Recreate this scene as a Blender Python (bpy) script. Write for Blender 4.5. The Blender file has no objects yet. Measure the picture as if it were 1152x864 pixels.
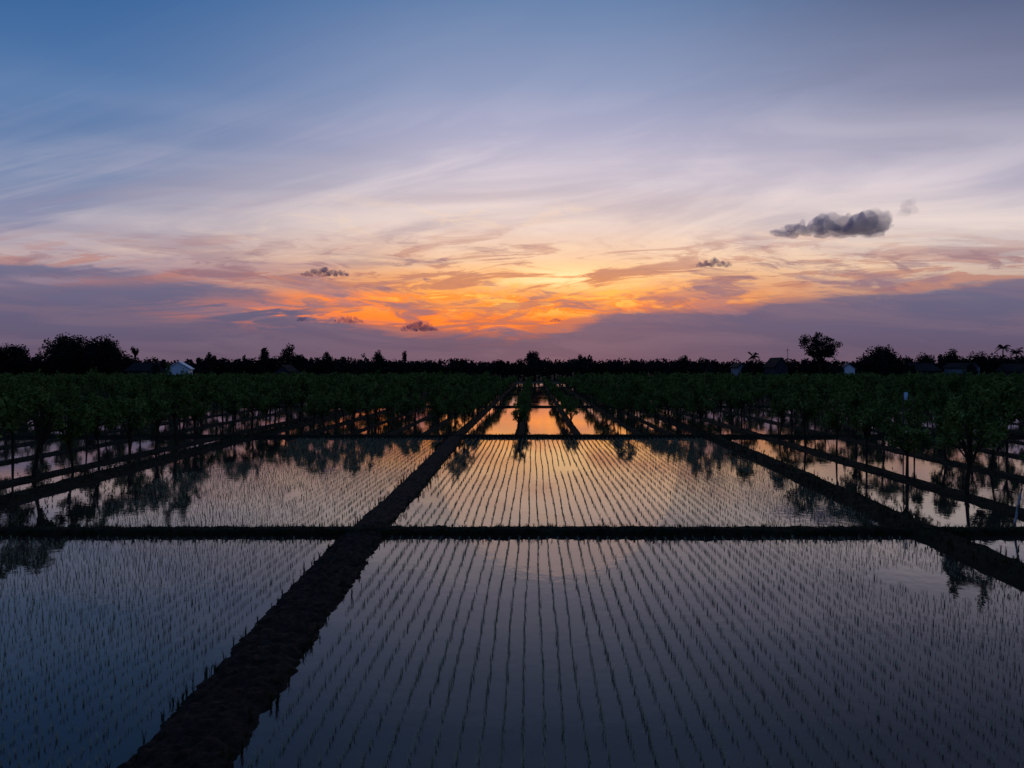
import bpy, math, random
import numpy as np
from mathutils import Vector, noise
random.seed(7); rng=np.random.default_rng(7)
sc=bpy.context.scene
H=3.6; F=768.0
def lin(c):
    return tuple(((v/255)/12.92 if v/255<=0.04045 else ((v/255+0.055)/1.055)**2.4) for v in c)+(1.0,)

# ------------------------------------------------------------ camera
cam=bpy.data.cameras.new("camera"); co=bpy.data.objects.new("camera",cam)
sc.collection.objects.link(co); sc.camera=co
co.location=(0,0,H); co.rotation_euler=(math.pi/2,0,0)
cam.sensor_width=36; cam.lens=24; cam.shift_x=-24/1152; cam.shift_y=-18/1152
cam.clip_start=0.1; cam.clip_end=6000
sc.view_settings.view_transform='Standard'; sc.view_settings.look='None'; sc.view_settings.exposure=0

# ------------------------------------------------------------ world
w=bpy.data.worlds.new("World"); sc.world=w; w.use_nodes=True
nt=w.node_tree; nt.nodes.clear()
class NB:
    def __init__(s,nt): s.nt=nt
    def new(s,t,**k):
        n=s.nt.nodes.new(t)
        for a,b in k.items(): setattr(n,a,b)
        return n
    def put(s,sock,v):
        if isinstance(v,bpy.types.NodeSocket): s.nt.links.new(v,sock)
        else: sock.default_value=v
    def m(s,op,a,b=None,c=None,clamp=False):
        n=s.new('ShaderNodeMath',operation=op); n.use_clamp=clamp
        s.put(n.inputs[0],a)
        if b is not None: s.put(n.inputs[1],b)
        if c is not None: s.put(n.inputs[2],c)
        return n.outputs[0]
    def mr(s,v,a,b,c=0.0,d=1.0,kind='SMOOTHSTEP'):
        n=s.new('ShaderNodeMapRange',interpolation_type=kind)
        s.put(n.inputs[0],v); s.put(n.inputs[1],a); s.put(n.inputs[2],b); s.put(n.inputs[3],c); s.put(n.inputs[4],d)
        return n.outputs[0]
    def mix(s,f,a,b,mode='MIX'):
        n=s.new('ShaderNodeMix',data_type='RGBA',blend_type=mode); n.clamp_result=False
        s.put(n.inputs[0],f); s.put(n.inputs[6],a); s.put(n.inputs[7],b)
        return n.outputs[2]
    def ramp(s,f,stops,interp='LINEAR'):
        n=s.new('ShaderNodeValToRGB'); r=n.color_ramp; r.interpolation=interp
        while len(r.elements)>1: r.elements.remove(r.elements[-1])
        r.elements[0].position=stops[0][0]; r.elements[0].color=stops[0][1]
        for p,c in stops[1:]:
            e=r.elements.new(p); e.color=c
        s.put(n.inputs[0],f); return n.outputs[0]
    def xyz(s,a,b,c):
        n=s.new('ShaderNodeCombineXYZ'); s.put(n.inputs[0],a); s.put(n.inputs[1],b); s.put(n.inputs[2],c); return n.outputs[0]
    def noise(s,v,scale,detail=5,rough=0.55,dist=0.0):
        n=s.new('ShaderNodeTexNoise'); s.put(n.inputs['Vector'],v); n.inputs['Scale'].default_value=scale
        n.inputs['Detail'].default_value=detail; n.inputs['Roughness'].default_value=rough; n.inputs['Distortion'].default_value=dist
        return n.outputs['Fac']
    def gauss(s,az,v,a0,v0,sa,sv):
        du=s.m('DIVIDE',s.m('SUBTRACT',az,a0),sa); dv=s.m('DIVIDE',s.m('SUBTRACT',v,v0),sv)
        return s.m('EXPONENT',s.m('MULTIPLY',s.m('ADD',s.m('MULTIPLY',du,du),s.m('MULTIPLY',dv,dv)),-1.0))
B=NB(nt)
tc=B.new('ShaderNodeTexCoord'); sep=B.new('ShaderNodeSeparateXYZ'); nt.links.new(tc.outputs['Generated'],sep.inputs[0])
X,Y,Z=sep.outputs
az=B.m('ARCTAN2',X,Y)
hl=B.m('SQRT',B.m('ADD',B.m('MULTIPLY',X,X),B.m('MULTIPLY',Y,Y)))
den=B.m('MAXIMUM',Y,B.m('MULTIPLY',hl,0.55))
v=B.m('MINIMUM',B.m('MAXIMUM',B.m('DIVIDE',Z,B.m('MAXIMUM',den,0.001)),0.0),1.6)
t=B.m('DIVIDE',v,0.6)
def R(lst): return [(a/0.6,lin(c)) for a,c in lst]
L_=B.ramp(t,R([(0,(98,84,108)),(.05,(116,96,118)),(.09,(144,112,122)),(.125,(160,134,148)),(.16,(154,138,160)),(.2,(140,140,168)),(.28,(114,134,172)),(.41,(78,118,168)),(.54,(50,100,156))]))
C_=B.ramp(t,R([(0,(106,82,100)),(.025,(122,84,94)),(.045,(168,94,84)),(.07,(226,108,58)),(.10,(250,138,58)),(.13,(252,168,96)),(.16,(244,194,156)),(.21,(228,204,196)),(.27,(210,198,208)),(.34,(178,176,202)),(.41,(144,156,190)),(.54,(102,130,172))]))
R_=B.ramp(t,R([(0,(94,82,106)),(.06,(116,98,116)),(.1,(168,138,130)),(.13,(196,168,154)),(.16,(212,192,182)),(.21,(212,200,202)),(.28,(186,180,198)),(.41,(130,134,162)),(.54,(92,104,138))]))
base=B.mix(B.mr(az,-0.62,-0.02),L_,C_); base=B.mix(B.mr(az,0.06,0.62),base,R_)
zz=B.m('ADD',B.m('MAXIMUM',Z,0.0),0.09)
px=B.m('DIVIDE',X,zz); py=B.m('DIVIDE',Y,zz)
cr=B.m('ADD',B.m('MULTIPLY',px,0.8),B.m('MULTIPLY',py,0.35))
ca=B.m('SUBTRACT',B.m('MULTIPLY',py,1.0),B.m('MULTIPLY',px,0.30))
pl=B.xyz(B.m('MULTIPLY',cr,0.6),ca,0.0)
n1=B.noise(pl,0.9,4,0.5,0.4)
n2=B.noise(B.xyz(px,py,3.7),0.5,2,0.5,0.0)
sk=B.xyz(B.m('MULTIPLY',az,3.4),B.m('ADD',B.m('MULTIPLY',v,19.0),B.m('MULTIPLY',az,1.4)),1.3)
n3=B.noise(sk,1.2,6,0.62,0.8)
sk2=B.xyz(B.m('MULTIPLY',az,6.5),B.m('SUBTRACT',B.m('MULTIPLY',v,44.0),B.m('MULTIPLY',az,2.6)),7.3)
n4=B.noise(sk2,1.0,6,0.64,0.9)
sk3=B.xyz(B.m('MULTIPLY',az,13.0),B.m('ADD',B.m('MULTIPLY',v,58.0),B.m('MULTIPLY',az,4.0)),2.1)
n5=B.noise(sk3,1.0,5,0.62,0.8)
q_=B.m('DIVIDE',B.m('SUBTRACT',v,0.05),B.m('MAXIMUM',B.m('ADD',az,1.25),0.3))
nf=B.noise(B.xyz(B.m('MULTIPLY',az,2.4),B.m('MULTIPLY',q_,15.0),B.m('MULTIPLY',n2,0.7)),1.1,6,0.56,0.8)
wcol=B.ramp(t,R([(0,(255,160,90)),(.14,(255,210,162)),(.2,(254,230,214)),(.28,(238,222,224)),(.38,(194,192,212)),(.54,(138,154,188))]))
w1=B.m('MULTIPLY',B.mr(n1,0.40,0.72),B.m('MULTIPLY',B.mr(v,0.10,0.18),B.mr(v,0.5,0.22,0.15,1.0)))
base=B.mix(B.m('MULTIPLY',w1,0.45),base,wcol)
wf=B.m('MULTIPLY',B.mr(nf,0.42,0.66),B.m('MULTIPLY',B.mr(v,0.11,0.17),B.mr(v,0.46,0.2,0.08,1.0)))
wf=B.m('MULTIPLY',wf,B.mr(az,-0.5,0.05,0.25,1.0))
base=B.mix(B.m('MULTIPLY',wf,0.7),base,wcol)
w2=B.m('MULTIPLY',B.mr(n2,0.46,0.70),B.mr(v,0.14,0.26))
base=B.mix(B.m('MULTIPLY',w2,0.12),base,lin((112,118,152)))
w2b=B.m('MULTIPLY',B.mr(nf,0.50,0.30),B.m('MULTIPLY',B.mr(v,0.12,0.17),B.mr(v,0.36,0.2,0.06,1.0)))
base=B.mix(B.m('MULTIPLY',w2b,0.38),base,lin((156,144,164)))
fl=B.m('MULTIPLY',B.mr(n5,0.50,0.64),B.m('MULTIPLY',B.gauss(az,v,0.02,0.18,0.38,0.055),B.mr(n1,0.35,0.6)))
base=B.mix(B.m('MULTIPLY',fl,0.75),base,lin((255,220,184)))
fd=B.m('MULTIPLY',B.mr(n4,0.46,0.36),B.gauss(az,v,0.0,0.165,0.42,0.035))
base=B.mix(B.m('MULTIPLY',fd,0.5),base,lin((182,140,136)))
g=B.gauss(az,v,0.03,0.110,0.22,0.030)
gl=B.m('MULTIPLY',g,B.mr(n3,0.40,0.62,0.0,1.0))
base=B.mix(B.m('MULTIPLY',gl,0.75),base,(1.18,0.52,0.12,1))
gc=B.m('MULTIPLY',B.gauss(az,v,0.04,0.132,0.13,0.018),B.mr(n4,0.42,0.58))
base=B.mix(B.m('MULTIPLY',gc,0.9),base,(1.25,0.88,0.46,1))
g2=B.gauss(az,v,-0.13,0.082,0.30,0.028)
rs=B.m('MULTIPLY',B.mr(g2,0.05,0.6),B.m('MULTIPLY',B.mr(n4,0.46,0.55),B.mr(n5,0.40,0.53,0.05,1.0)))
base=B.mix(B.m('MULTIPLY',rs,0.95),base,(1.14,0.25,0.03,1))
g3=B.gauss(az,v,0.02,0.100,0.28,0.024)
r3=B.m('MULTIPLY',B.mr(g3,0.1,0.7),B.m('MULTIPLY',B.mr(n5,0.49,0.58),B.mr(n3,0.40,0.52)))
base=B.mix(B.m('MULTIPLY',r3,0.9),base,(1.2,0.52,0.10,1))
band=B.m('MULTIPLY',B.mr(v,0.035,0.06),B.mr(v,0.22,0.13))
w4=B.m('MULTIPLY',B.mr(n4,0.51,0.43),band)
base=B.mix(B.m('MULTIPLY',w4,0.64),base,lin((180,114,104)))
w6=B.m('MULTIPLY',B.mr(n5,0.48,0.38),B.m('MULTIPLY',band,B.mr(n3,0.62,0.46)))
base=B.mix(B.m('MULTIPLY',w6,0.72),base,lin((146,108,120)))
w5=B.m('MULTIPLY',B.mr(n3,0.50,0.38),B.m('MULTIPLY',band,B.mr(B.m('ABSOLUTE',B.m('SUBTRACT',az,0.02)),0.05,0.4,0.45,1.0)))
base=B.mix(B.m('MULTIPLY',w5,0.7),base,lin((146,118,134)))
ta=B.mr(az,-0.8,0.8,0,1,'LINEAR')
def E(lst): return [((a+0.8)/1.6,(b/0.2,)*3+(1,)) for a,b in lst]
ed=B.ramp(ta,E([(-.8,.166),(-.66,.160),(-.52,.138),(-.42,.120),(-.34,.098),(-.25,.066),(-.16,.052),(0.0,.048),(.05,.058),(.10,.078),(.18,.086),(.3,.092),(.45,.106),(.62,.132),(.8,.145)]))
edv=B.m('MULTIPLY',ed,0.2)
pert=B.m('ADD',B.m('ADD',B.m('MULTIPLY',B.m('SUBTRACT',n3,0.5),0.060),B.m('MULTIPLY',B.m('SUBTRACT',n4,0.5),0.045)),B.m('MULTIPLY',B.m('SUBTRACT',n5,0.5),0.018))
dd=B.m('SUBTRACT',B.m('ADD',edv,pert),v)
bk=B.mr(dd,-0.005,0.010)
gap=B.m('MULTIPLY',B.gauss(az,v,-0.34,0.084,0.15,0.019),B.mr(n4,0.46,0.55))
gap2=B.m('MULTIPLY',B.gauss(az,v,-0.62,0.128,0.10,0.008),B.mr(n3,0.35,0.5))
bk=B.m('MULTIPLY',bk,B.m('SUBTRACT',1.0,B.m('MAXIMUM',gap,B.m('MULTIPLY',gap2,0.7))))
bcol=B.ramp(t,R([(0,(98,84,106)),(.03,(94,84,110)),(.08,(94,92,122)),(.16,(106,108,140))]))
bcol=B.mix(B.mr(n3,0.42,0.62,0.0,0.4),bcol,lin((130,108,126)))
base=B.mix(B.m('MULTIPLY',bk,0.92),base,bcol)
hz=B.mr(v,0.045,0.0)
base=B.mix(B.m('MULTIPLY',hz,0.5),base,lin((106,86,104)))
back=B.ramp(t,R([(0,(80,76,100)),(.2,(92,98,130)),(.54,(60,84,124))]))
base=B.mix(B.mr(B.m('ABSOLUTE',az),0.9,1.8),base,back)
base=B.mix(B.mr(v,0.6,1.5),base,lin((50,80,126)))
base=B.mix(B.mr(Z,-0.01,-0.05),base,(0.01,0.01,0.012,1))
sky=B.new('ShaderNodeTexSky',sky_type='NISHITA'); sky.sun_disc=False
sky.sun_elevation=math.radians(1.0); sky.sun_rotation=math.radians(2.0)
bg1=B.new('ShaderNodeBackground'); B.put(bg1.inputs[0],base); bg1.inputs[1].default_value=1.0
bg2=B.new('ShaderNodeBackground'); nt.links.new(sky.outputs[0],bg2.inputs[0]); bg2.inputs[1].default_value=0.003
ad=B.new('ShaderNodeAddShader'); nt.links.new(bg1.outputs[0],ad.inputs[0]); nt.links.new(bg2.outputs[0],ad.inputs[1])
out=B.new('ShaderNodeOutputWorld'); nt.links.new(ad.outputs[0],out.inputs[0])
w.cycles.sampling_method='MANUAL'; w.cycles.sample_map_resolution=512

sl=bpy.data.lights.new("sun",'SUN'); sl.energy=0.03; sl.angle=math.radians(20); sl.color=(1,0.5,0.22)
so=bpy.data.objects.new("sun",sl); sc.collection.objects.link(so)
a,e=math.radians(2),math.radians(7)
so.rotation_euler=Vector((-math.sin(a)*math.cos(e),-math.cos(a)*math.cos(e),-math.sin(e))).to_track_quat('-Z','Y').to_euler()
so.location=(0,100,30)

# ------------------------------------------------------------ materials
def mat(name,c1,c2,scale=3.0,rough=0.9,spec=0.2,bump=0.0,bscale=8.0,detail=3,bd=0.06):
    m=bpy.data.materials.new(name); m.use_nodes=True; b=NB(m.node_tree)
    p=m.node_tree.nodes['Principled BSDF']
    t=b.new('ShaderNodeNewGeometry').outputs['Position']
    n=b.noise(t,scale,detail,0.6)
    c=b.ramp(n,[(0.32,tuple(c1)+(1,)),(0.68,tuple(c2)+(1,))])
    b.put(p.inputs['Base Color'],c); p.inputs['Roughness'].default_value=rough
    p.inputs['Specular IOR Level'].default_value=spec
    if bump:
        n2=b.noise(t,bscale,6,0.7); bb=b.new('ShaderNodeBump'); bb.inputs['Strength'].default_value=bump; bb.inputs['Distance'].default_value=bd
        b.put(bb.inputs['Height'],n2); b.put(p.inputs['Normal'],bb.outputs[0])
    return m
M_mud=mat("wet_mud",(.010,.008,.006),(.070,.050,.036),8.5,0.9,0.12,1.0,12,6,.16)
M_bund=mat("grassy_mud",(.012,.011,.007),(.042,.038,.020),4.0,0.95,0.06,1.0,9,5,.1)
M_ground=mat("field_ground",(.02,.024,.012),(.045,.05,.022),0.15,0.95,0.1,0.5,2)
M_leaf=mat("orchard_leaf",(.036,.070,.018),(.20,.27,.07),1.5,0.8,0.0,detail=2)
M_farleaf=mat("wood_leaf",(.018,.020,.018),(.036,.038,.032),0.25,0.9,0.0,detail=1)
M_bark=mat("bark",(.03,.022,.016),(.06,.045,.032),9,0.9,0.0)
M_rice=mat("rice_leaf",(.27,.29,.17),(.46,.47,.31),1.5,0.7,0.0,detail=1)
M_grass=mat("grass_blade",(.018,.028,.010),(.05,.065,.024),1.5,0.8,0.0,detail=1)
M_paleroof=mat("pale_blue_roof",(.62,.74,.86),(.74,.84,.92),1.2,0.6,0.3)
M_greyroof=mat("grey_roof",(.08,.09,.12),(.13,.14,.17),1.2,0.8,0.1)
M_darkroof=mat("dark_tile_roof",(.02,.018,.02),(.035,.03,.03),1.5,0.9,0.05)
M_wallp=mat("pale_plaster",(.16,.2,.27),(.24,.28,.35),0.8,0.9,0.1)
M_walld=mat("dim_plaster",(.04,.04,.05),(.06,.058,.068),0.8,0.9,0.1)
M_door=mat("door_wood",(.03,.022,.018),(.06,.04,.03),3,0.7,0.2)
M_glass=mat("window_glass",(.015,.018,.022),(.03,.034,.04),3,0.1,0.5)
M_white=mat("white_plastic",(.3,.33,.37),(.42,.46,.5),6,0.6,0.2)
M_blue=mat("blue_plastic",(.45,.75,.95),(.55,.82,.97),6,0.5,0.4)
M_wood=mat("pole_wood",(.05,.04,.03),(.1,.08,.06),7,0.85,0.2)
# water
M_water=bpy.data.materials.new("paddy_water"); M_water.use_nodes=True
b=NB(M_water.node_tree); p=M_water.node_tree.nodes['Principled BSDF']
pos=b.new('ShaderNodeNewGeometry').outputs['Position']
n=b.noise(pos,0.35,5,0.6,0.4)
b.put(p.inputs['Base Color'],b.ramp(n,[(0.35,(.020,.015,.013,1)),(0.7,(.056,.042,.038,1))]))
b.put(p.inputs['Roughness'],b.mr(b.noise(pos,0.5,3),0.4,0.65,0.01,0.06))
p.inputs['IOR'].default_value=1.45; p.inputs['Specular IOR Level'].default_value=0.5
p.inputs['Specular Tint'].default_value=(1.0,.80,.78,1)
bb=b.new('ShaderNodeBump'); bb.inputs['Strength'].default_value=0.08; bb.inputs['Distance'].default_value=0.02
b.put(bb.inputs['Height'],b.noise(pos,4.0,3,0.5)); b.put(p.inputs['Normal'],bb.outputs[0])

# ------------------------------------------------------------ mesh helpers
def mk(name,V,Q,mats,mi=None,smooth=False):
    V=np.asarray(V,dtype=np.float32); Q=np.asarray(Q,dtype=np.int32)
    me=bpy.data.meshes.new(name)
    me.vertices.add(len(V)); me.vertices.foreach_set('co',V.ravel())
    me.loops.add(Q.size); me.loops.foreach_set('vertex_index',Q.ravel())
    me.polygons.add(len(Q)); me.polygons.foreach_set('loop_start',np.arange(0,Q.size,4,dtype=np.int32))
    for m in mats: me.materials.append(m)
    if mi is not None: me.polygons.foreach_set('material_index',np.asarray(mi,dtype=np.int32))
    me.update(calc_edges=True)
    if smooth: me.polygons.foreach_set('use_smooth',np.ones(len(Q),dtype=bool))
    return me
def ob(name,me,loc=(0,0,0),parent=None,**props):
    o=bpy.data.objects.new(name,me); sc.collection.objects.link(o); o.location=loc
    if parent is not None: o.parent=parent
    for k,v_ in props.items(): o[k]=v_
    return o
def tube(pts,rad,n=6):
    V=[];Q=[]
    pts=[np.array(p,float) for p in pts]
    for i,p_ in enumerate(pts):
        tg=pts[min(i+1,len(pts)-1)]-pts[max(i-1,0)]; tg/=np.linalg.norm(tg)+1e-9
        a_=np.cross(tg,[0.3,1,0.2]); a_/=np.linalg.norm(a_); b_=np.cross(tg,a_)
        for k in range(n):
            th=2*math.pi*k/n; V.append(p_+rad[i]*(math.cos(th)*a_+math.sin(th)*b_))
    for i in range(len(pts)-1):
        for k in range(n):
            Q.append((i*n+k,i*n+(k+1)%n,(i+1)*n+(k+1)%n,(i+1)*n+k))
    return np.array(V),np.array(Q)
def join(parts):
    Vs=[];Qs=[];o=0
    for V,Q in parts:
        Vs.append(V);Qs.append(np.asarray(Q)+o);o+=len(V)
    return np.concatenate(Vs),np.concatenate(Qs)
def leaves(C,ln,wd,r=rng):
    n=len(C); d=r.normal(size=(n,3)); d/=np.linalg.norm(d,axis=1)[:,None]
    s=np.cross(d,r.normal(size=(n,3))); s/=np.linalg.norm(s,axis=1)[:,None]
    k=r.uniform(.7,1.3,(n,1))
    V=np.stack([C-d*ln*k/2,C+s*wd*k/2,C+d*ln*k/2,C-s*wd*k/2],1).reshape(-1,3)
    return V,np.arange(4*n).reshape(-1,4)
def ball(r,n):
    d=r.normal(0,1,(n,3)); d/=np.linalg.norm(d,axis=1)[:,None]
    return d*(r.uniform(0,1,(n,1))**.45)

# ------------------------------------------------------------ ground and water
def gridmesh(name,xs,ys,zf,mats):
    V=[(x,y,zf(x,y)) for y in ys for x in xs]; nx=len(xs)
    Q=[(j*nx+i,j*nx+i+1,(j+1)*nx+i+1,(j+1)*nx+i) for j in range(len(ys)-1) for i in range(nx-1)]
    return mk(name,V,Q,mats)
gxs=[-4000,-600,-155,-150,-60,0,60,150,155,600,4000]; gys=[-600,-30,-27,40,100,158,161,400,1200,5000]
ob("ground",gridmesh("ground",gxs,gys,lambda x,y:-.14 if (-151<x<151 and -28<y<159) else .12,[M_ground]),kind="structure")
ob("water",gridmesh("water",[-154,154],[-29,160],lambda x,y:0.0,[M_water]),kind="structure")

# ------------------------------------------------------------ bunds
def bund(pts,width,height,step,m,rough=1.0,name="earth_bund",ncs=13,flat=2.6,edge=1.0):
    P=[Vector((a_,b_,0)) for a_,b_ in pts]; S=[]
    for i in range(len(P)-1):
        L=(P[i+1]-P[i]).length; n=max(1,int(L/step))
        for k in range(n): S.append(P[i].lerp(P[i+1],k/n))
    S.append(P[-1]); V=[]
    for i,s in enumerate(S):
        tg=(S[min(i+1,len(S)-1)]-S[max(i-1,0)]).normalized(); nr=Vector((tg.y,-tg.x,0))
        oj=0.05*rough*noise.noise(s*0.45+Vector((9,0,0)))
        for k in range(ncs):
            q=k/(ncs-1)*2-1; pr=max(0,1-abs(q)**flat); sd=Vector((0,0,5 if q>0 else 11))
            wj=1+edge*rough*(0.08*noise.noise(s*0.9+sd)+0.06*noise.noise(s*2.3+sd)+.06*noise.noise(s*6+sd))
            p_=s+nr*(q*width*0.5*1.12*wj+oj)
            z=-0.12+(height+.12)*pr+ rough*(0.02*noise.noise(p_*2.0)+0.025*noise.noise(p_*6.0)+0.030*noise.noise(p_*12)+.020*noise.noise(p_*26))*min(1,pr*1.5)
            p_.z=z; V.append(tuple(p_))
    Q=[(i*ncs+k,i*ncs+k+1,(i+1)*ncs+k+1,(i+1)*ncs+k) for i in range(len(S)-1) for k in range(ncs-1)]
    return ob(name,mk(name,V,Q,[m],smooth=True),kind="structure")
cpts=[(-3.15,-4),(-3.23,6.1),(-3.44,10.5),(-3.66,14.9),(-3.68,20),(-3.78,26),(-4.0,35.5),(-4.05,90),(-3.9,155)]
bund(cpts[:4],1.08,.08,.04,M_mud,1.2,ncs=38,flat=4.2,edge=1.1)
bund(cpts[3:7],.92,.09,.08,M_mud,1.0,ncs=19,flat=4,edge=1.0)
bund(cpts[6:],0.8,.12,.5,M_bund)
bund([(-24,14.75),(-3.7,14.9),(26,14.8)],0.60,.12,.07,M_bund,.9,ncs=15,flat=4)
bund([(-60,35.4),(60,35.6)],0.7,.14,.2,M_bund,.8)
for yy in (63,92,125): bund([(-110,yy),(110,yy)],.7,.13,.6,M_bund,.7)
bund([(8.3,-2),(8.5,14.8),(8.9,24),(9.3,36),(9.2,155)],1.15,.15,.15,M_bund,1.0)
bund([(-14.0,6),(-14.3,20),(-14.8,36),(-14.8,155)],1.1,.15,.15,M_bund,1.0)

# ------------------------------------------------------------ rice seedlings
def cx(y):
    for (a_,b_),(c_,d_) in zip(cpts[:-1],cpts[1:]):
        if b_<=y<=d_: return a_+(c_-a_)*(y-b_)/(d_-b_)
    return -3.1
def seedling(nb,ht,wd,r,spread=(.03,.12)):
    V=[];Q=[]
    for i in range(nb):
        th=r.uniform(0,2*math.pi); ln=r.uniform(*spread)*ht/.22; h=ht*r.uniform(.5,1.1); d=np.array([math.cos(th),math.sin(th),0]); s=np.array([-d[1],d[0],0])*wd/2
        b0=d*0.006; b1=d*ln*.35+np.array([0,0,h*.62]); b2=d*ln+np.array([0,0,h])
        o=len(V)
        V+= [b0-s+[0,0,-.02],b0+s+[0,0,-.02],b1-s*.8,b1+s*.8,b2-s*.15,b2+s*.15]
        Q+=[(o,o+1,o+3,o+2),(o+2,o+3,o+5,o+4)]
    return np.array(V),np.array(Q)
pts=[]
def plot(x0f,x1f,y0,y1,sp=.205,iy=.065):
    for i in range(int(-40/sp),int(20/sp)):
        bx=i*sp+.1; ph=random.random()*6
        y=y0+random.random()*iy
        while y<y1:
            x=bx+.016*math.sin(y*.8+ph)+random.gauss(0,.007)
            if x0f(y)<x<x1f(y) and random.random()>.08 and noise.noise(Vector((x*.5,y*.3,4)))>-.55: pts.append((x,y+random.gauss(0,.02)))
            y+=iy
plot(lambda y:cx(y)+.66,lambda y:7.8,4.5,14.4)
plot(lambda y:-13.3,lambda y:cx(y)-.68,4.5,14.35)
plot(lambda y:cx(y)+.60,lambda y:8.0+(y-15)*.035,15.3,34.9,.215,.09)
plot(lambda y:-11.3+ .8*math.sin(y*.5)+noise.noise(Vector((y*.6,0,0)))*1.2,lambda y:cx(y)-.64,15.3,34.9,.215,.09)
def inview(x,y,z=0,mx=6):
    if y<1: return False
    ix=600+F*x/y; iy=414+F*(H-z)/y
    return -mx<ix<1152+mx and iy<864+mx
near=sorted([q for q in pts if inview(q[0],q[1],0,0)],key=lambda q:q[1])[:300]; ns=set(near)
rm=[]
for k in range(6):
    V,Q=seedling(4,.076,.0046,rng); rm.append(mk("rice_seedling",V,Q,[M_rice]))
for q in near:
    o=ob("rice_seedling",random.choice(rm),(q[0],q[1],0),label="young green rice seedling standing in shallow paddy water",category="rice plant",group="rice seedlings planted in the flooded paddies")
    o.rotation_euler[2]=random.uniform(0,6.28); s=random.uniform(.65,1.4); o.scale=(s,s,s)
tn=[seedling(4,.076,.0048,rng) for _ in range(12)]; tf=[seedling(4,.074,.0072,rng) for _ in range(8)]
def scatter(tmpl_list,P,smin=.8,smax=1.2):
    out=[]
    idx=rng.integers(0,len(tmpl_list),len(P)); P=np.array(P)
    for k,(V,Q) in enumerate(tmpl_list):
        S=P[idx==k]
        if len(S)==0: continue
        n=len(S); th=rng.uniform(0,2*math.pi,n); c,s=np.cos(th),np.sin(th); sc_=rng.uniform(smin,smax,n)
        x=V[:,0][None]*c[:,None]-V[:,1][None]*s[:,None]; y=V[:,0][None]*s[:,None]+V[:,1][None]*c[:,None]; z=np.repeat(V[:,2][None],n,0)
        W=np.stack([x,y,z],2)*sc_[:,None,None]+S[:,None,:]
        QQ=Q[None]+(np.arange(n)*len(V))[:,None,None]
        out.append((W.reshape(-1,3),QQ.reshape(-1,4)))
    return join(out)
rest=[(q[0],q[1],0) for q in pts if q not in ns]
r1=[q for q in rest if q[1]<15]; r2=[q for q in rest if q[1]>=15]
V,Q=join([scatter(tn,r1,.65,1.35),scatter(tf,r2,.65,1.3)])
ob("rice_seedlings",mk("rice_seedlings",V,Q,[M_rice]),kind="stuff",label="rows of young rice seedlings in flooded paddies",category="rice plants",group="rice seedlings planted in the flooded paddies")

# ------------------------------------------------------------ orchard rows
cen={-0.75:.64,2.35:.64,5.7:.74,-4.05:.74,-5.9:.62,-7.7:.78,7.4:.66}
rows=list(cen)+[12.0,-9.9,-12.3,-16.3]
x=-20.1
while x>-118: rows.append(x); x-=3.8
x=15.8
while x<118: rows.append(x); x+=3.8
rows.append(9.1)

# grass on bunds
gt=[seedling(9,.13,.010,rng,(.03,.11)) for _ in range(6)]
gp=[]
for _ in range(2600):
    x=random.uniform(-14,20); gp.append((x,14.85+random.choice([-1,1])*abs(random.gauss(.2,.08)),.04))
for _ in range(1800):
    x=random.uniform(-40,40); gp.append((x,35.5+random.gauss(0,.2),.08))
for _ in range(2200):
    y=random.uniform(8,60); gp.append((8.5+(y-14)*.035+random.gauss(0,.3),y,.1)); 
for _ in range(1800):
    y=random.uniform(15,60); gp.append((-14.3-(y-15)*.02+random.gauss(0,.25),y,.1))
for _ in range(500):
    y=random.uniform(4,35); gp.append((cx(y)+random.choice([-1,1])*random.gauss(.44,.08),y,.0))
for _ in range(5000):
    rx=random.choice([r_ for r_ in rows if abs(r_)<45 and abs(r_)>11]); y=15+45*random.random()**1.3
    gp.append((rx+random.gauss(0,.3),y,.04))
V,Q=scatter(gt,gp,.4,1.2)
ob("bund_grass",mk("bund_grass",V,Q,[M_grass]),kind="stuff",label="short dark grass along the earth bunds",category="grass")

def orchard_tmpl(nl,lsz,seed,ncl=16,trunk_n=6):
    r=np.random.default_rng(seed)
    parts=[]
    bx,by=r.normal(0,.07,2)
    parts.append(tube([(0,0,-.05),(bx*.5,by*.5,.5),(bx,by,1.0),(bx,by,1.6)],[.055,.044,.038,.02],trunk_n))
    cl=[]
    while len(cl)<ncl:
        q=r.uniform(-1,1,3)
        if .4<np.linalg.norm(q)<1: cl.append(np.array([q[0]*.66,q[1]*.66,1.62+q[2]*.60]))
    for c in cl[:8]:
        parts.append(tube([(bx,by,.7+r.uniform(0,.2)),(c[0]*.5+bx,c[1]*.5+by,.6*c[2]+.4),tuple(c)],[.028,.02,.008],4))
    C=[]
    per=nl//(ncl+4)
    for c in cl: C.append(c+ball(r,per)*np.array([.29,.29,.24])*r.uniform(.65,1.25))
    for _ in range(4):
        c=cl[r.integers(ncl)]; tip=c+np.array([r.normal(0,.15),r.normal(0,.15),r.uniform(.3,.7)]); tt=r.uniform(0,1,(per,1))
        C.append(c+(tip-c)*tt+r.normal(0,.05,(per,3)))
    C=np.concatenate(C); C[:,2]=np.maximum(C[:,2],.82+r.uniform(0,.3,len(C)))
    return join(parts),leaves(C,lsz,lsz*.5,r)
tp=[]
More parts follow.
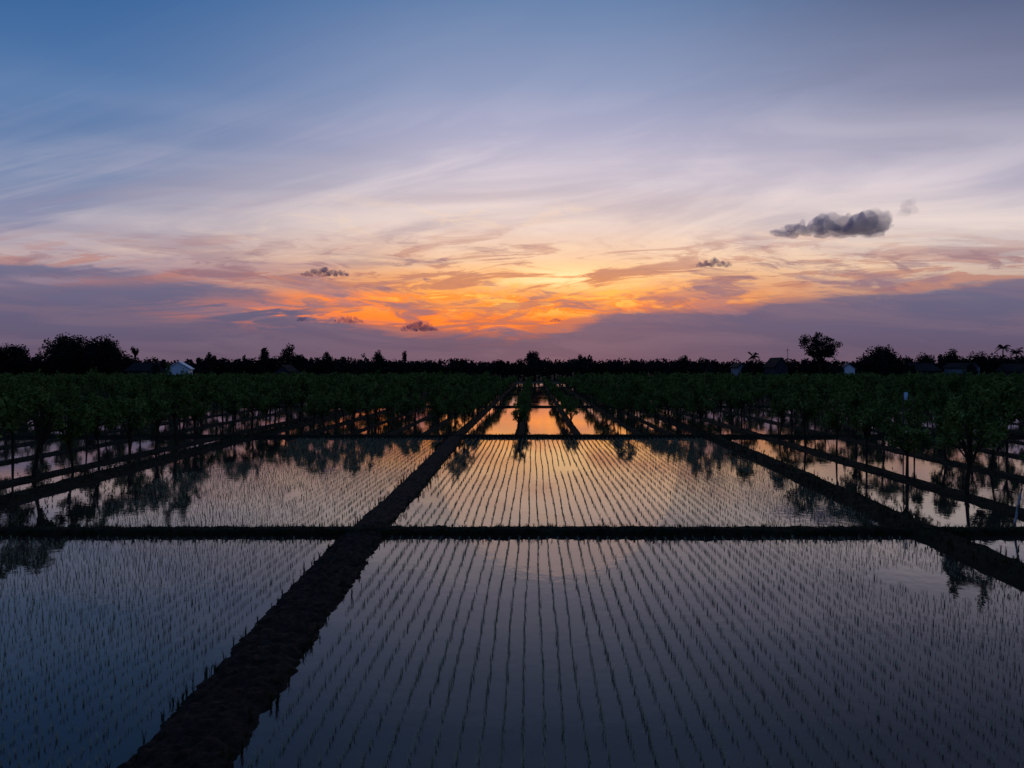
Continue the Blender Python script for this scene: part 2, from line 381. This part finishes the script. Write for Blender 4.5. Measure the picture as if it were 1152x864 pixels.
for rx in rows:
    y0=36.6 if -15<rx<10 else 13.0
    if rx in (2.35,5.7,-7.7,-5.9,7.4): y0=41
    if rx==12.0: y0=15.6
    y=y0+random.random()*1.0
    sp=1.8 if rx==-16.3 else 2.6
    while y<152:
        if not any(abs(y-q)<.5 for q in (35.5,63,92,125)) and random.random()>.06 and inview(rx,y,2.4,60):
            tp.append((rx+random.gauss(0,.12),y,cen.get(rx,1.08 if rx==-16.3 else 1.0)))
        y+=sp*random.uniform(.8,1.2)
    if rx not in (-4.05,9.1):
        bund([(rx,y0-.7 if y0<30 else 36.0),(rx,155)],.6 if abs(rx)<10 else 1.1,.07,.4 if abs(rx)<40 else 2.0,M_bund,.8,name="planting_ridge",ncs=7 if abs(rx)>30 else 13,flat=3.5,edge=1.6)
tp.sort(key=lambda q:q[1]+abs(q[0])*.15)
vis=[q for q in tp if inview(q[0],q[1],1.5,20)]
nearT=vis[:300]; nset=set(nearT); farT=[q for q in tp if q not in nset]
tv=[]
for k in range(8):
    (tV,tQ),(cV,cQ)=orchard_tmpl(1500,.13,100+k)
    tv.append((mk("trunk",tV,tQ,[M_bark],smooth=True),mk("crown",cV,cQ,[M_leaf])))
for q in nearT:
    e_=ob("orchard_tree",None,(q[0],q[1],.05),label="small leafy dark green orchard tree on a planting ridge",category="tree",group="orchard trees planted in rows beside the paddies")
    e_.empty_display_size=.3
    tm,cm=random.choice(tv); s=random.uniform(.78,1.18)*q[2]
    e_.rotation_euler[2]=random.uniform(0,6.28); e_.scale=(s*random.uniform(.88,1.12),s*random.uniform(.88,1.12),s*random.uniform(.86,1.2))
    ob("trunk",tm,parent=e_); ob("crown",cm,parent=e_)
outV=[];outQ=[];outM=[]
tms=[orchard_tmpl(210,.28,200+k,ncl=11,trunk_n=4) for k in range(5)]
off=0
for sz in sorted(set(q[2] for q in farT)):
    PA=np.array([(q[0],q[1],.05) for q in farT if q[2]==sz])
    for k,gidx in enumerate(np.array_split(rng.permutation(len(PA)),5)):
        if len(gidx)==0: continue
        for part,mi in ((tms[k][0],1),(tms[k][1],0)):
            V,Q=scatter([part],PA[gidx],.72*sz,1.24*sz)
            outV.append(V); outQ.append(Q+off); outM.append(np.full(len(Q),mi)); off+=len(V)
ob("distant_orchard_trees",mk("distant_orchard_trees",np.concatenate(outV),np.concatenate(outQ),[M_leaf,M_bark],np.concatenate(outM)),kind="stuff",label="dense dark rows of small orchard trees receding over flooded land",category="trees",group="orchard trees planted in rows beside the paddies")

# ------------------------------------------------------------ tree line
def crown_pts(wd,z0,z1,n,r,ncl=14,clump=.2):
    C=[];hh=(z1-z0)/2
    for i in range(ncl):
        while True:
            q=r.uniform(-1,1,3)
            if .2<np.linalg.norm(q)<1: break
        q*=(1-clump)
        c=np.array([q[0]*wd/2,q[1]*wd/2*.7,(z0+z1)/2+q[2]*hh])
        C.append(c+ball(r,n//ncl)*np.array([wd*.5*clump,wd*.45*clump,hh*clump])*r.uniform(.7,1.25))
    return np.concatenate(C)
def big_tree(px_,top,wpx,d,label,seed,clear=.28,n=2600,ncl=16,leaf=.42,clump=.3,name="broadleaf_tree"):
    r=np.random.default_rng(seed); x=(px_-600)/F*d; zt=H+(414-top)/F*d; wd=wpx/F*d; z0=zt*clear
    e_=ob(name,None,(x,d,.12),label=label,category="bush" if name=="bush" else "tree")
    C=crown_pts(wd,z0,zt,n,r,ncl,clump)
    lim=[tube([(0,0,-.2),(r.normal(0,.2),0,z0*.6),(0,0,z0+ (zt-z0)*.35)],[.035*zt,.026*zt,.012*zt],8)]
    for i in range(9):
        c=C[r.integers(len(C))]; lim.append(tube([(0,0,z0*r.uniform(.7,1.0)),(c[0]*.5,c[1]*.5,(z0+c[2])/2+.3),tuple(c)],[.016*zt,.011*zt,.004*zt],5))
    V,Q=join(lim); ob("trunk",mk("trunk",V,Q,[M_bark],smooth=True),parent=e_)
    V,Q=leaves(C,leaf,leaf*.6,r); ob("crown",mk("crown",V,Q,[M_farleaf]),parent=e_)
D=176
big_tree(12,384,56,D,"broad dark tree at the field edge",1,.02,6000,40,.55,.36)
big_tree(68,372,54,D,"tall spreading dark tree in a dense clump",2,.02,8000,60,.55,.34)
big_tree(91,374,50,D+7,"broad dark tree filling a dense clump",33,.02,6000,50,.55,.34)
big_tree(114,372,54,D+4,"tall dark tree joined to its neighbour's crown",3,.02,8000,60,.55,.34)
big_tree(132,392,20,D-4,"smaller dark tree beside a tall clump",4,.1,2400,16,.45,.38)
big_tree(152,387,10,D+6,"slender tree with a small crown",5,.6,400,6,.4,.4)
big_tree(238,393,14,D+3,"slim dark tree behind a house",6,.3,900,9,.45,.4)
big_tree(297,389,16,D+3,"narrow dark tree above the tree line",7,.25,1200,12,.45,.4)
big_tree(326,386,36,D+1,"airy spreading tree above the tree line",8,.3,2400,22,.42,.28)
big_tree(368,393,18,D+5,"rounded dark tree above the tree line",9,.2,1300,10,.45,.4)
big_tree(425,390,16,D+8,"rounded dark tree above the tree line",10,.2,1300,12,.45,.4)
big_tree(456,391,9,D+2,"slender tree with a small crown",11,.4,500,6,.4,.45)
big_tree(600,391,21,D+10,"dome-shaped dark tree above the tree line",12,.2,2600,20,.45,.42)
big_tree(922,370,54,D-8,"tall airy tree with a bare trunk and layered crown",13,.36,5500,40,.42,.25)
big_tree(989,386,54,D-6,"dense rounded dark tree",14,-.1,12000,80,.55,.38)
big_tree(1042,393,26,D+4,"rounded dark tree beside a house",15,.1,2000,14,.45,.4)
big_tree(1070,391,20,D+6,"dark tree behind a house",16,.2,1600,12,.45,.4)
big_tree(1100,390,26,D+4,"dark tree near the palms",17,.1,2200,14,.45,.4)
big_tree(770,397,15,D+10,"small dark tree above the tree line",18,.3,900,8,.45,.4)
big_tree(655,396,15,D+12,"small dark tree above the tree line",19,.3,900,8,.45,.4)
big_tree(944,407,18,156,"low bush in front of a house",40,-.2,1100,14,.4,.4,"bush")
big_tree(1022,406,24,156,"low bush in front of a house",41,-.2,1400,16,.4,.4,"bush")
big_tree(1093,406,18,156,"low bush in front of a house",42,-.2,1100,14,.4,.4,"bush")
big_tree(176,407,18,156,"low bush beside a house",43,-.2,1000,12,.4,.4,"bush")
big_tree(838,406,14,156,"low bush beside a hut",44,-.2,900,12,.4,.4,"bush")
def palm(px_,top,d,seed):
    r=np.random.default_rng(seed); x=(px_-600)/F*d; zt=H+(414-top)/F*d-1.5
    e_=ob("palm_tree",None,(x,d,.12),label="coconut palm with drooping fronds above the trees",category="palm tree",group="palms at the field edge")
    V,Q=tube([(0,0,-.2),(.15,0,zt*.5),(.35,0,zt)],[.24,.17,.13],8); ob("trunk",mk("trunk",V,Q,[M_bark],smooth=True),parent=e_)
    parts=[]
    for k in range(17):
        th=k*2.4+r.normal(0,.15); up=r.uniform(.2,3.2); L=r.uniform(1.3,1.9)*(1.15-up*.12)
        dx,dy=math.cos(th),math.sin(th); P_=[]
        for s in np.linspace(0,1,8): P_.append(np.array([.35+dx*L*s,dy*L*s,zt+up*s-1.7*s*s]))
        parts.append(tube(P_,[.04]*8,4))
        sd=np.array([-dy,dx,0]); LV=[];LQ=[]
        for i in range(1,8):
            for q in np.linspace(0,1,3,endpoint=False):
                c=P_[i-1]*(1-q)+P_[i]*q
                for sg in (-1,1):
                    tip=c+sd*sg*.4*(1-.5*i/8)+np.array([dx*.2,dy*.2,-.3]); o=len(LV)
                    LV+=[c,c+np.array([dx,dy,0])*.09,tip,tip-np.array([dx,dy,0])*.03]; LQ.append((o,o+1,o+2,o+3))
        parts.append((np.array(LV),np.array(LQ)))
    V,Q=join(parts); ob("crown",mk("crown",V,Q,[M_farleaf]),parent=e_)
palm(1127,385,D-6,3); palm(1142,391,D,4); palm(846,396,D+5,5)
# continuous wood
prof=[(-500,395),(0,397),(140,398),(190,401),(290,400),(345,397),(420,399),(470,402),(590,403),(640,401),(700,402),(860,403),(900,401),(960,402),(1015,399),(1060,398),(1152,396),(1700,396)]
def ptop(xp):
    for (a_,b_),(c_,d_) in zip(prof[:-1],prof[1:]):
        if a_<=xp<=c_: return b_+(d_-b_)*(xp-a_)/(c_-a_)
    return 398
C=[]; xp=-400; r=np.random.default_rng(55); lims=[]
while xp<1600:
    d=r.uniform(180,200); tp_=ptop(xp)+r.normal(0,1.6)+.4; zt=H+(414-tp_)/F*d; wpx=r.uniform(12,28)
    x=(xp-600)/F*d; q=crown_pts(wpx/F*d,zt*.1,zt,420,r,9,.42); q[:,0]+=x;q[:,1]+=d; C.append(q)
    lims.append(tube([(x,d,0),(x,d,zt*.6)],[.25,.12],4))
    xp+=r.uniform(3,6)
nb=34000; ux=r.uniform(-240,240,nb); uz=r.uniform(0,1,nb)**.8*(4.8+.8*np.sin(ux*.21)+.6*np.sin(ux*.57+1)); C.append(np.stack([ux,r.uniform(181,188,nb),uz+.1],1))
V,Q=leaves(np.concatenate(C),.62,.45,r); V2,Q2=join(lims)
VV,QQ=join([(V,Q),(V2,Q2)])
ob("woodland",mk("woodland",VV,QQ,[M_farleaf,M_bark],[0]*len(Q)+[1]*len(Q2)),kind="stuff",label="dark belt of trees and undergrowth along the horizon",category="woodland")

# ------------------------------------------------------------ houses
def box(x0,x1,y0,y1,z0,z1):
    V=np.array([(x0,y0,z0),(x1,y0,z0),(x1,y1,z0),(x0,y1,z0),(x0,y0,z1),(x1,y0,z1),(x1,y1,z1),(x0,y1,z1)],float)
    Q=np.array([(0,3,2,1),(4,5,6,7),(0,1,5,4),(1,2,6,5),(2,3,7,6),(3,0,4,7)]); return V,Q
def house(px_,wpx,top,d,wm,rm_,label,gable_front=False,dep=6.0,rot=0,eave=.62):
    x=(px_-600)/F*d; wd=wpx/F*d; zt=H+(414-top)/F*d-.12; ze=zt*eave
    e_=ob("house",None,(x,d,.12),label=label,category="house"); e_.rotation_euler[2]=rot
    a_=wd/2; b_=dep/2
    if gable_front:
        V=[(-a_,-b_,0),(a_,-b_,0),(a_,-b_,ze),(0,-b_,zt-.1),(-a_,-b_,ze),(-a_,b_,0),(a_,b_,0),(a_,b_,ze),(0,b_,zt-.1),(-a_,b_,ze)]
        Q=[(0,1,2,4),(4,2,3,3),(1,6,7,2),(6,5,9,7),(7,9,8,8),(5,0,4,9)]
        rid=[(-a_-.4,ze-.15),(0,zt),(a_+.4,ze-.15)]
        RV=[];
        for (u,z) in rid:
            for yy in (-b_-.3,b_+.3):
                RV+=[(u,yy,z+.02),(u,yy,z+.17)]
    else:
        V=[(-a_,-b_,0),(-a_,b_,0),(-a_,b_,ze),(-a_,0,zt-.1),(-a_,-b_,ze),(a_,-b_,0),(a_,b_,0),(a_,b_,ze),(a_,0,zt-.1),(a_,-b_,ze)]
        Q=[(0,1,2,4),(4,2,3,3),(1,6,7,2),(5,9,7,6),(9,8,8,7),(0,4,9,5)]
        rid=[(-b_-.5,ze-.15),(0,zt),(b_+.5,ze-.15)]
        RV=[]
        for (u,z) in rid:
            for xx in (-a_-.5,a_+.5):
                RV+=[(xx,u,z+.02),(xx,u,z+.17)]
    me=bpy.data.meshes.new("wall"); me.from_pydata(V,[],[tuple(dict.fromkeys(q)) for q in Q]); me.materials.append(wm); me.validate(); ob("wall",me,parent=e_)
    RQ=[]
    for i in (0,4):
        RQ+=[(i+1,i+5,i+7,i+3),(i,i+2,i+6,i+4),(i,i+4,i+5,i+1),(i+2,i+3,i+7,i+6)]
    RQ+=[(0,1,3,2),(8,10,11,9)]
    me=bpy.data.meshes.new("roof"); me.from_pydata(RV,[],RQ); me.materials.append(rm_); me.validate(); ob("roof",me,parent=e_)
    V,Q=box(-.45,.45,-b_-.06,-b_-.004,0.02,2.0); ob("door",mk("door",V,Q,[M_door]),parent=e_)
    for sx in (-1,1):
        V,Q=box(sx*a_*.58-.5,sx*a_*.58+.5,-b_-.05,-b_-.004,.95,1.95); ob("window",mk("window",V,Q,[M_glass]),parent=e_)
house(203,21,407.5,160,M_paleroof,M_paleroof,"small gabled house in bright pale blue",True,7,.35,.68)
house(166,26,409,168,M_walld,M_darkroof,"low house with a dark tiled roof",False,7)
house(322,14,411,165,M_walld,M_darkroof,"small dim house among trees",True)
house(873,14,403,174,M_walld,M_darkroof,"tall narrow house with a steep dark roof",True,8)
house(831,9,409,163,M_wallp,M_darkroof,"small pale-walled hut below the trees",True,6,0,.8)
house(953,12,409.5,164,M_paleroof,M_greyroof,"small pale house with a bluish roof",True,6,-.3,.75)
house(1034,24,409.5,168,M_walld,M_darkroof,"long low house with a dark roof",False,8)
house(1082,11,409,164,M_wallp,M_darkroof,"pale-walled house with a dark roof",True,8,.2,.78)
house(1142,14,410,168,M_walld,M_darkroof,"dim house below the palms",True,8)
# utility pole
d=170; x=(886-600)/F*d
e_=ob("utility_pole",None,(x,d,.12),label="thin wooden utility pole with a crossarm near houses",category="utility pole")
V,Q=tube([(0,0,0),(0,0,H+(414-392)/F*d)],[.08,.05],8); ob("pole",mk("pole",V,Q,[M_wood],smooth=True),parent=e_)
zt=H+(414-393)/F*d; V,Q=box(-.45,.45,-.04,.04,zt-.4,zt-.32); ob("crossarm",mk("crossarm",V,Q,[M_wood]),parent=e_)
# flagged stake
e_=ob("marker_stake",None,(13.0,24,.0),label="tall stake with a pale blue plastic strip above orchard trees",category="stake")
V,Q=tube([(0,0,-.1),(.02,0,1.4),(0,0,2.76)],[.022,.02,.014],6); ob("stake",mk("stake",V,Q,[M_wood],smooth=True),parent=e_)
V=[];Q=[]
for i in range(7):
    for j in range(4): V.append((.02+j*.04,-.03+.02*math.sin(i*.9+j),2.75-i*.045))
for i in range(6):
    for j in range(3): Q.append((i*4+j,i*4+j+1,(i+1)*4+j+1,(i+1)*4+j))
ob("plastic_strip",mk("plastic_strip",V,Q,[M_blue],smooth=True),parent=e_)
e_=ob("marker_stake",None,(10.65,15.05,.1),label="short leaning stake wrapped in white plastic on a bund",category="stake")
V,Q=tube([(-.05,0,-.1),(.02,0,.35),(.12,0,.85)],[.018,.018,.014],6); ob("stake",mk("stake",V,Q,[M_wood],smooth=True),parent=e_)
V,Q=tube([(-.035,0,.08),(.0,0,.25),(.03,.01,.42),(.07,0,.6),(.1,0,.74)],[.02,.024,.019,.026,.016],9); ob("plastic_wrap",mk("plastic_wrap",V,Q,[M_white],smooth=True),parent=e_)

# ------------------------------------------------------------ small dark clouds (real volumes)
def cloudmat(name,dens,col):
    M=bpy.data.materials.new(name); M.use_nodes=True; ct=M.node_tree; ct.nodes.clear(); b=NB(ct)
    vs=b.new('ShaderNodeVolumePrincipled'); vs.inputs['Color'].default_value=col; vs.inputs['Absorption Color'].default_value=(0,0,0,1)
    vs.inputs['Density'].default_value=dens
    o_=b.new('ShaderNodeOutputMaterial'); ct.links.new(vs.outputs[0],o_.inputs['Volume'])
    return M
M_cloud=cloudmat("cloud_vapour",.050,(.24,.36,1.0,1))
M_small=cloudmat("small_cloud_vapour",.12,(.26,.42,1.0,1))
M_wisp=cloudmat("thin_cloud_vapour",.014,(.24,.34,.95,1))
def cloud(px_,py_,wpx,hpx,label,seed,shape=None,M=None,rag=.12,fine=.07):
    r=random.Random(seed); d=800.0; x=(px_-600)/F*d; z=H+(414-py_)/F*d; wd=wpx/F*d; hh=hpx/F*d
    mb=bpy.data.metaballs.new("cm"); mb.resolution=max(.6,hh/22); mb.threshold=.2
    n=max(26,int(wpx/1.1))
    for i in range(n):
        u=-1+2*(i+r.random())/n; el=mb.elements.new(type='BALL')
        hgt=(1-abs(u)**2.2)
        if shape: hgt=shape(u)
        el.radius=hh*(.13+.21*hgt*r.uniform(.35,1))
        el.co=(u*wd*.47,r.uniform(-.4,.4)*hh,(-.26+.56*hgt*r.uniform(0,1))*hh)
    o=bpy.data.objects.new("cm",mb); sc.collection.objects.link(o)
    bpy.context.view_layer.update()
    dg=bpy.context.evaluated_depsgraph_get(); me=bpy.data.meshes.new_from_object(o.evaluated_get(dg)); bpy.data.objects.remove(o)
    for v_ in me.vertices:
        p_=v_.co+Vector((seed*7,0,0)); k=1/(hh*.4)
        v_.co+=noise.noise_vector(p_*k)*hh*rag+noise.noise_vector(p_*k*2.4)*hh*fine
        if v_.co.z<-.3*hh: v_.co.z=-.3*hh+(v_.co.z+.3*hh)*.35
    me.materials.clear(); me.materials.append(M or M_small)
    for pl_ in me.polygons: pl_.use_smooth=True
    me.name="cloud"
    ob("cloud",me,(x,d,z),label=label,category="cloud")
def big(u):
    return .30+.45*math.exp(-((u+.05)/.28)**2)+.72*math.exp(-((u-.64)/.22)**2)-.15*(u<-.6)
cloud(936,251,128,42,"dark blue-grey ragged cloud drifting alone in pale sky",1,big,M_cloud,.13,.09)
cloud(1021,234,15,22,"faint detached wisp beside a larger dark cloud",8,None,M_wisp)
cloud(366,306,54,15,"smooth flat blue-grey cloud over the sunset",2,lambda u:.35+.6*(1-abs(u)),None,.08,.03)
cloud(393,360,34,11,"small dark flat cloud over the sunset",3,lambda u:.4+.6*(1-abs(u)),None,.08,.03)
cloud(339,359,14,8,"tiny dark cloud scrap",4,None,None,.08,.03)
cloud(472,368,44,15,"small dark puffy cloud low over the trees",5,None,None,.10,.04)
cloud(803,296,40,14,"small dark cloud in pale sky",6,lambda u:.4+.6*(1-abs(u)),None,.08,.03)
cloud(625,360,16,7,"tiny dark cloud scrap",7,None,None,.08,.03)
print("trees",len(tp),"near",len(nearT),"rice",len(pts))
